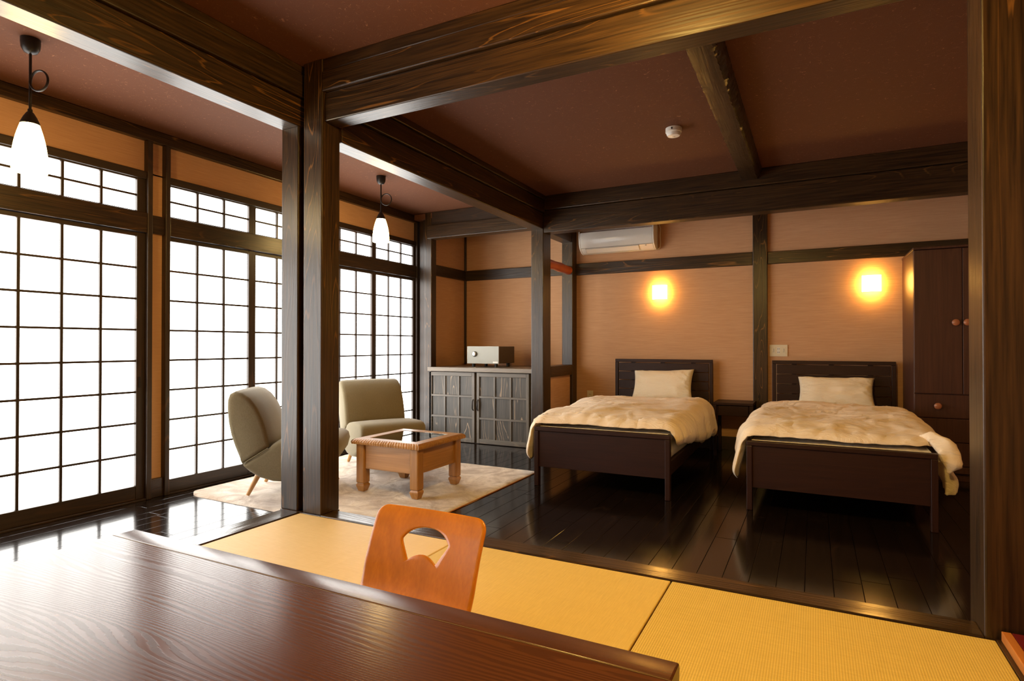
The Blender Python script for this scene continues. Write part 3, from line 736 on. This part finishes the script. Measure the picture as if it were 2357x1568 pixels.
def mattress(loc, rz, label):
    me = bpy.data.meshes.new('mattress'); v = []; f = []; nx, ny = 24, 44
    w, l, z0, z1 = 1.01, 2.16, .263, .476
    bm = bmesh.new(); bmesh.ops.create_cube(bm, size=1.0)
    bmesh.ops.subdivide_edges(bm, edges=bm.edges, cuts=14, use_grid_fill=True)
    for q in bm.verts:
        x, y, z = q.co
        k = 1.0 - 0.035 * (abs(2 * x) ** 6 * abs(2 * z) ** 6) - 0.0
        q.co = Vector((x * w * k, y * l * (1 - 0.02 * (abs(2 * y) ** 6 * abs(2 * z) ** 6)), (z + .5) * (z1 - z0) + z0 - (0.02 * (max(abs(2 * x), abs(2 * y)) ** 8) if z > .49 else 0)))
        n_ = noise.noise((q.co.x * 5, q.co.y * 5, q.co.z * 8)); q.co += Vector((n_ * .008 * (abs(x) > .49), 0, n_ * .006 * (z > .49)))
    bm.to_mesh(me); bm.free(); smooth(me, 1.2)
    o = obj('mattress', me, 'sheet'); o.location = loc; o.rotation_euler = (0, 0, rz)
    m = Matrix.Rotation(rz, 4, 'Z') @ Vector((.524, .052 + l / 2 + .004, 0)); o.location = Vector(loc) + m
    tag(o, label, 'mattress', 'mattresses under the duvets')
    return o
mattress((-1.952, 4.148, 0), math.radians(1.0), 'pale mattress beneath the duvet of the bed beside the back pillar')
mt2 = mattress((-0.404, 4.190, 0), math.radians(-0.75), 'pale checked mattress beneath the duvet of the bed beside the wardrobe')

def lerp(a, b_, t): return a + (b_ - a) * t
def key(tab, t):
    for i in range(len(tab) - 1):
        if t <= tab[i + 1][0]:
            u = (t - tab[i][0]) / (tab[i + 1][0] - tab[i][0]); u = u * u * (3 - 2 * u)
            return lerp(tab[i][1], tab[i + 1][1], u)
    return tab[-1][1]
def duvet(loc, rz, label, hangL, hangR, front, top, seed, back=1.80):
    """puffy closed cloth: over the mattress and rolling over its sides; hangL/R: length over the edge by position along the bed"""
    nx, ny = 130, 140; G = []; hb = .475; r = .085
    for j in range(ny + 1):
        t = j / ny; rowp = []
        for i in range(nx + 1):
            a = -1 + 2 * i / nx
            hl = key(hangL, t); hr = key(hangR, t)
            s = a * (hb + (hl if a < 0 else hr))
            q = max(0.0, abs(s) - hb)
            if q <= 0: x, drop = abs(s), 0.0
            elif q < r * PI / 2: th = q / r; x, drop = hb + r * math.sin(th), r * (1 - math.cos(th))
            else: rem = q - r * PI / 2; x, drop = hb + r + .20 * rem, r + .97 * rem
            x *= 1 if s >= 0 else -1
            y0 = key(front, (a + 1) / 2) + .07 * max(0, (abs(a) - .86) / .14) ** 3; y = lerp(y0, back, t)
            puff = key(top, t) * (1 - .35 * abs(a) ** 3)
            n1 = noise.noise((x * 2.2 + seed, y * 1.9, seed)); n2 = noise.noise((x * 5 + y * 2 + seed, y * 6 - x * 2, seed + 3))
            rd = 1 - abs(noise.noise((x * 1.3 + y * 1.2, y * 4.2 - x * 1.6 + n1, seed + 9))) * 5.0
            rd2 = 1 - abs(noise.noise((x * 6 - y * 2.0 + n1, y * 3.2 + x * 2, seed + 19))) * 6.0
            rd3 = 1 - abs(noise.noise((x * 5 + y * 7 + n2, y * 10 - x * 4, seed + 29))) * 5.0
            rd4 = 1 - abs(noise.noise((x * 13 - y * 3 + n2, y * 6 + x * 5, seed + 39))) * 5.0
            w_ = .034 * n1 + .008 * n2 + .012 * max(0, rd) ** 1.3 + .0045 * max(0, rd2) ** 1.3 + .0025 * max(0, rd3) + .0015 * max(0, rd4)
            hem = math.exp(-t / .07)
            w_ += .006 * hem * math.sin(a * 34 + 5 * n2 + seed)
            edge = min(1, t / .05, (1 - t) / .05)
            z = .486 + puff + w_ * (.3 + .7 * edge) - drop
            if abs(x) < .53: z = max(z, .4835)
            fold = (.013 * math.sin(y * 15 + 3 * n1 + seed) + .007 * math.sin(y * 37 + 4 * n2)) * min(1, q / .1)
            x += fold * (1 if s >= 0 else -1) + .008 * n2
            y += .02 * n1 * (1 - t)
            rowp.append(Vector((x, y, z)))
        G.append(rowp)
    v = []; vb = []; f = []
    for j in range(ny + 1):
        for i in range(nx + 1):
            du = G[j][min(i + 1, nx)] - G[j][max(i - 1, 0)]; dv = G[min(j + 1, ny)][i] - G[max(j - 1, 0)][i]
            n = du.cross(dv); n.normalize()
            d = min(j / ny * 1.75, (1 - j / ny) * 1.75, i / nx * 1.4, (1 - i / nx) * 1.4)
            th = .004 + .046 * min(1, d / .055) ** .5
            p = G[j][i]; v.append(tuple(p + n * th)); vb.append(tuple(p))
    o1 = len(v); W1 = nx + 1
    for j in range(ny):
        for i in range(nx):
            k = j * W1 + i; f.append((k, k + 1, k + W1 + 1, k + W1)); f.append((o1 + k, o1 + k + W1, o1 + k + W1 + 1, o1 + k + 1))
    for i in range(nx):
        f.append((i, o1 + i, o1 + i + 1, i + 1)); k = ny * W1 + i; f.append((k, k + 1, o1 + k + 1, o1 + k))
    for j in range(ny):
        k = j * W1; f.append((k, k + W1, o1 + k + W1, o1 + k)); k = j * W1 + nx; f.append((k, o1 + k, o1 + k + W1, k + W1))
    me = bpy.data.meshes.new('duvet'); me.from_pydata(v + vb, [], f); smooth(me, 3.0)
    o = obj('duvet', me, 'duvet')
    m = Matrix.Rotation(rz, 4, 'Z') @ Vector((.524, 0, 0)); o.location = Vector(loc) + m; o.rotation_euler = (0, 0, rz)
    tag(o, label, 'duvet', 'cream duvets')
    return o
def blob(name, pts, rad, mat, parent, seed, flat=0.6):
    """soft bulging roll of cloth along a path"""
    n = 28; P = []
    for k in range(n + 1):
        u = k / n * (len(pts) - 1); i = min(int(u), len(pts) - 2); t = u - i; t = t * t * (3 - 2 * t)
        P.append((Vector(pts[i]).lerp(Vector(pts[i + 1]), u - i), lerp(rad[i], rad[i + 1], t)))
    v = []; f = []; sg = 22
    for k, (p, r_) in enumerate(P):
        tn = (P[min(k + 1, n)][0] - P[max(k - 1, 0)][0]).normalized(); side = tn.cross(Vector((0, 1, 0))).normalized(); up_ = side.cross(tn)
        for q in range(sg):
            a = 2 * PI * q / sg; d = side * math.cos(a) + up_ * math.sin(a) * flat
            v.append(tuple(p + d * r_ * (1 + .28 * noise.noise((p.x * 16 + d.x * 2, p.y * 16 + d.y * 2 + seed, p.z * 16 + d.z * 2)))))
    for k in range(n):
        for q in range(sg): f.append((k * sg + q, k * sg + (q + 1) % sg, (k + 1) * sg + (q + 1) % sg, (k + 1) * sg + q))
    f.append(tuple(range(sg - 1, -1, -1))); f.append(tuple(n * sg + q for q in range(sg)))
    me = bpy.data.meshes.new(name); me.from_pydata(v, [], f)
    bm = bmesh.new(); bm.from_mesh(me); bmesh.ops.recalc_face_normals(bm, faces=bm.faces); bm.to_mesh(me); bm.free(); smooth(me, 2)
    return obj(name, me, mat, parent)
duvet((-1.952, 4.148, 0), math.radians(1.0), 'rumpled cream duvet on the bed beside the back pillar',
      [(0, .36), (.10, .27), (.4, .20), (1, .12)], [(0, .17), (.25, .20), (.6, .30), (.85, .34), (1, .25)], [(0, .03), (.5, .045), (1, .05)],
      [(0, .0), (.2, .030), (.5, .042), (.8, .050), (1, .02)], 2.3)
dv2 = duvet((-0.404, 4.190, 0), math.radians(-0.75), 'rumpled cream duvet on the bed beside the wardrobe',
      [(0, .36), (.10, .26), (.4, .18), (1, .10)], [(0, .20), (.15, .24), (.45, .18), (.7, .07), (1, .06)], [(0, .03), (.5, .06), (.8, .09), (.92, .16), (1, .24)],
      [(0, .0), (.2, .035), (.5, .050), (.8, .058), (1, .03)], 8.1)
blob('folded_corner', [(.455, .17, .540), (.515, .13, .540), (.578, .09, .485), (.600, .07, .405), (.580, .06, .345)], [.008, .038, .055, .052, .010], 'duvet', dv2, 4.0)
blob('sheet_corner', [(.55, .12, .40), (.57, .12, .345), (.60, .13, .285), (.60, .13, .235), (.575, .12, .205)], [.015, .035, .04, .036, .008], 'sheet', dv2, 2.0, 0.45)

def pillow(loc, rot, w, h, th, label, seed):
    n = 40; v = []; f = []
    for side in (1, -1):
        for j in range(n + 1):
            for i in range(n + 1):
                a, b_ = -1 + 2 * i / n, -1 + 2 * j / n
                pin = 1 - .07 * (1 - abs(b_) ** 2) * abs(a) ** 3 * 1.0; pin2 = 1 - .10 * (1 - abs(a) ** 2) * abs(b_) ** 3
                x = a * w / 2 * pin; y = b_ * h / 2 * pin2
                z = th / 2 * ((1 - abs(a) ** 2.6) * (1 - abs(b_) ** 2.6)) ** .55
                wv = .010 * noise.noise((a * 3 + seed, b_ * 3, seed)) + .010 * max(0, 1 - 2.5 * abs(noise.noise((a * 4 + b_ * 4 + seed, b_ * 2 - a * 3, seed + 4)))) * (abs(a) ** 1.5)
                z = side * (z + wv * min(1, z / .02))
                v.append((x, y, z))
    o1 = (n + 1) ** 2
    for j in range(n):
        for i in range(n):
            k = j * (n + 1) + i; f.append((k, k + 1, k + n + 2, k + n + 1)); f.append((o1 + k, o1 + k + n + 1, o1 + k + n + 2, o1 + k + 1))
    me = bpy.data.meshes.new('pillow'); me.from_pydata(v, [], f)
    bm = bmesh.new(); bm.from_mesh(me); bmesh.ops.remove_doubles(bm, verts=bm.verts, dist=.0006); bm.to_mesh(me); bm.free(); smooth(me, 2.5)
    o = obj('pillow', me, 'pillow'); o.location = loc; o.rotation_euler = rot
    tag(o, label, 'pillow', 'cream pillows')
pillow((-1.437, 6.265, .672), (math.radians(58), math.radians(-2), math.radians(1)), .64, .38, .15, 'cream pillow propped on the headboard beside the alcove', 1.0)
pillow((0.178, 6.255, .655), (math.radians(50), 0, math.radians(-.75)), .64, .36, .14, 'cream pillow propped on the headboard beside the wardrobe', 6.0)

# ------------------------------------------------------------------ nightstand
ns = empty('nightstand', (-0.70, 6.28, 0)); tag(ns, 'small dark wooden nightstand between the beds', 'nightstand')
box('top', -.195, .175, -.18, .17, .505, .530, 'bed_x', ns, b=.003)
box('drawer', -.150, .130, -.165, -.148, .400, .498, 'bed_x', ns, b=.002)
for a in (-.16, .14): box('side_panel', a - .010 if a < 0 else a - .008, a + .008, -.145, .15, .395, .5045, 'bed_y', ns, b=.001)
box('back_panel', -.15, .13, .14, .152, .395, .5045, 'bed_x', ns, b=.001)
for sx in (-.180, .160):
    for sy in (-.165, .155): box('leg', sx - .016, sx + .016, sy - .016, sy + .016, 0, .504, 'bed_z', ns, b=.003)

# ------------------------------------------------------------------ wardrobe
wd = empty('wardrobe', (1.085, 6.14, 0)); tag(wd, 'tall dark wooden wardrobe with two doors above drawers', 'wardrobe')
fy = -.34
box('carcass', -.352, .352, fy + .022, .345, .06, 1.885, 'ward', wd, b=.003)
box('plinth', -.34, .34, fy + .04, .345, 0, .0595, 'ward', wd, b=.002)
box('top_board', -.356, .356, fy - .004, .346, 1.8855, 1.905, 'ward', wd, b=.003)
for xa, xb, kx in ((-.350, -.030, -.075), (-.026, .350, .0)):
    d = box('door', xa, xb, fy, fy + .0215, .705, 1.880, 'ward', wd, b=.003)
    k = lathe('knob', [(.010, 0), (.010, .012), (.024, .016), (.026, .024), (.018, .032), (.006, .034)], 'knob', d, 20, (kx - d.location.x, -.011, 1.282 - .705), (PI / 2, 0, 0))
zz = [.065, .125, .315, .507, .700]
for i in range(4):
    d = box('drawer', -.350, .350, fy, fy + .0215, zz[i] + .003, zz[i + 1] - .003, 'ward', wd, b=.003)
    if i == 3:
        for kx in (-.195, .195): lathe('knob', [(.010, 0), (.010, .012), (.024, .016), (.026, .024), (.018, .032), (.006, .034)], 'knob', d, 20, (kx, -.011, (zz[i + 1] - zz[i]) / 2), (PI / 2, 0, 0))

# ------------------------------------------------------------------ low dining table
tb = empty('dining_table', (-1.172, 0.68, T)); tag(tb, 'low dark brown dining table with gold inlay line on the tatami', 'table')
TX0, TX1, TY0, TY1, TZ0, TZ1 = -.928, .928, -.53, .535, .30, .34
box('top_panel', TX0, TX1, TY0 + .082, TY1 - .085, TZ0, TZ1, 'tabletop', tb, b=.0015)
prof = [(TY1 - .083, TZ1), (TY1 - .012, TZ1 - .001), (TY1 - .003, TZ1 - .006), (TY1, TZ1 - .016), (TY1 - .004, TZ0 + .004), (TY1 - .014, TZ0 - .014), (TY1 - .083, TZ0 - .014)]
prism('border_board', prof, 'x', TX0, TX1, 'tableedge', tb, b=.004)
prism('border_board', [(-(p[0] - TY1) + TY0, p[1]) for p in prof], 'x', TX0, TX1, 'tableedge', tb, b=.004)
box('inlay_line', TX0 + .001, TX1 - .001, TY1 - .0846, TY1 - .0834, TZ0 + .01, TZ1 + .0003, 'gold', tb, b=0)
for s in (TY1 - .06, TY0 + .04): box('apron', TX0 + .10, TX1 - .10, s, s + .02, TZ0 - .075, TZ0 - .0145, 'tableedge', tb, b=.002)
for sx in (-.84, .84):
    for sy in (-.46, .465): box('leg', sx - .035, sx + .035, sy - .035, sy + .035, 0, TZ0 - .001 if False else TZ0 - .0145, 'tableedge', tb, b=.006)

# ------------------------------------------------------------------ legless chair
def zaisu():
    r = empty('legless_chair', (-1.276, 1.60, T)); tag(r, 'orange bentwood legless chair with fan-shaped cutout at the dark table', 'chair')
    # profile of the bent ply: s along the sheet from the bend upward -> (y, z)
    PR = [(0, .030), (.04, .034), (.08, .050), (.105, .082), (.122, .12), (.140, .17), (.163, .23), (.190, .29), (.212, .332), (.226, .356)]
    cum = [0]
    for i in range(1, len(PR)): cum.append(cum[-1] + math.hypot(PR[i][0] - PR[i - 1][0], PR[i][1] - PR[i - 1][1]))
    def at(s):
        s = max(0, min(cum[-1], s))
        for i in range(len(PR) - 1):
            if s <= cum[i + 1]:
                u = (s - cum[i]) / (cum[i + 1] - cum[i]); return lerp(PR[i][0], PR[i + 1][0], u), lerp(PR[i][1], PR[i + 1][1], u)
        return PR[-1]
    Ltot = cum[-1]; n = 128
    def width(s): return key([(0, .215), (.10, .240), (.20, .244), (.34, .244), (.47, .243)], s)
    # outer outline, counter-clockwise from the lower middle
    outer = []
    rc = .045
    def corner(cx, cy, a0, a1, m): return [(cx + rc * math.cos(a0 + (a1 - a0) * k / m), cy + rc * math.sin(a0 + (a1 - a0) * k / m)) for k in range(m + 1)]
    right = [(width(s), s) for s in [Ltot * .0 + (Ltot - rc) * k / 24 for k in range(25)]]
    wt = width(Ltot)
    top_c = corner(wt - rc, Ltot - rc, 0, PI / 2, 10)
    outl = [(0, 0)] + right + top_c
    outl = outl + [(0.0, Ltot)] + [(-x, y) for x, y in outl[:0:-1]]
    cs = Ltot                                        # hole measured down from the top edge
    hole = []
    def arc(p0, pm, p1, m):
        return [((1 - t) ** 2 * p0[0] + 2 * t * (1 - t) * pm[0] + t * t * p1[0], (1 - t) ** 2 * p0[1] + 2 * t * (1 - t) * pm[1] + t * t * p1[1]) for t in [k / m for k in range(m + 1)]]
    TL, TR, BL, BR = (-.098, cs - .118), (.098, cs - .118), (-.060, cs - .188), (.060, cs - .188)
    hole = arc(BL, (0, cs - .135), BR, 14) + arc((.064, cs - .186), (.086, cs - .150), (.101, cs - .124), 8) + arc((.103, cs - .116), (.072, cs - .066), (0, cs - .066), 16) + arc((0, cs - .066), (-.072, cs - .066), (-.103, cs - .116), 16)[1:] + arc((-.101, cs - .124), (-.086, cs - .150), (-.064, cs - .186), 8)
    hc = Vector((0, cs - .125))
    def resample(poly, cnt):
        out = []
        for k in range(cnt):
            ang = -PI / 2 + 2 * PI * k / cnt; d = Vector((math.cos(ang), math.sin(ang))); best = 0
            for i in range(len(poly)):
                a = Vector(poly[i]) - hc; b_ = Vector(poly[(i + 1) % len(poly)]) - hc; e = b_ - a
                den = d.x * e.y - d.y * e.x
                if abs(den) < 1e-12: continue
                tt = (a.x * e.y - a.y * e.x) / den; uu = (a.x * d.y - a.y * d.x) / den
                if tt > 0 and -1e-6 <= uu <= 1 + 1e-6: best = max(best, tt)
            out.append(hc + d * best)
        return out
    n = 240
    H = resample(hole, n); O = resample(outl, n); m = 12; v = []; f = []
    for q in range(m + 1):
        t = q / m
        for k in range(n):
            p = H[k].lerp(O[k], t); y, z = at(p.y)
            y -= .10 * (p.x) ** 2 * 2.2 * min(1, p.y / .2)            # sides wrap gently forward
            v.append((p.x, y, z))
    for q in range(m):
        for k in range(n): f.append((q * n + k, q * n + (k + 1) % n, (q + 1) * n + (k + 1) % n, (q + 1) * n + k))
    me = bpy.data.meshes.new('backrest'); me.from_pydata(v, [], f); smooth(me, 3)
    o = obj('backrest', me, 'zaisu', r); so_ = o.modifiers.new('ply', 'SOLIDIFY'); so_.thickness = .012; so_.offset = 0
    bv = o.modifiers.new('round', 'BEVEL'); bv.width = .003; bv.segments = 2; bv.limit_method = 'ANGLE'; bv.angle_limit = 1.0
    prof = []
    for k in range(24):
        a = 2 * PI * k / 24
        c, s_ = math.cos(a), math.sin(a)
        prof.append((.215 * math.copysign(abs(c) ** .35, c), -.17 + .17 * math.copysign(abs(s_) ** .35, s_)))
    prism('seat', prof, 'z', .020, .034, 'zaisu', r, b=.004)
    for sy in (-.28, -.06): box('runner', -.18, .18, sy - .02, sy + .02, 0.0, .0195, 'zaisu', r, b=.003)
zaisu()
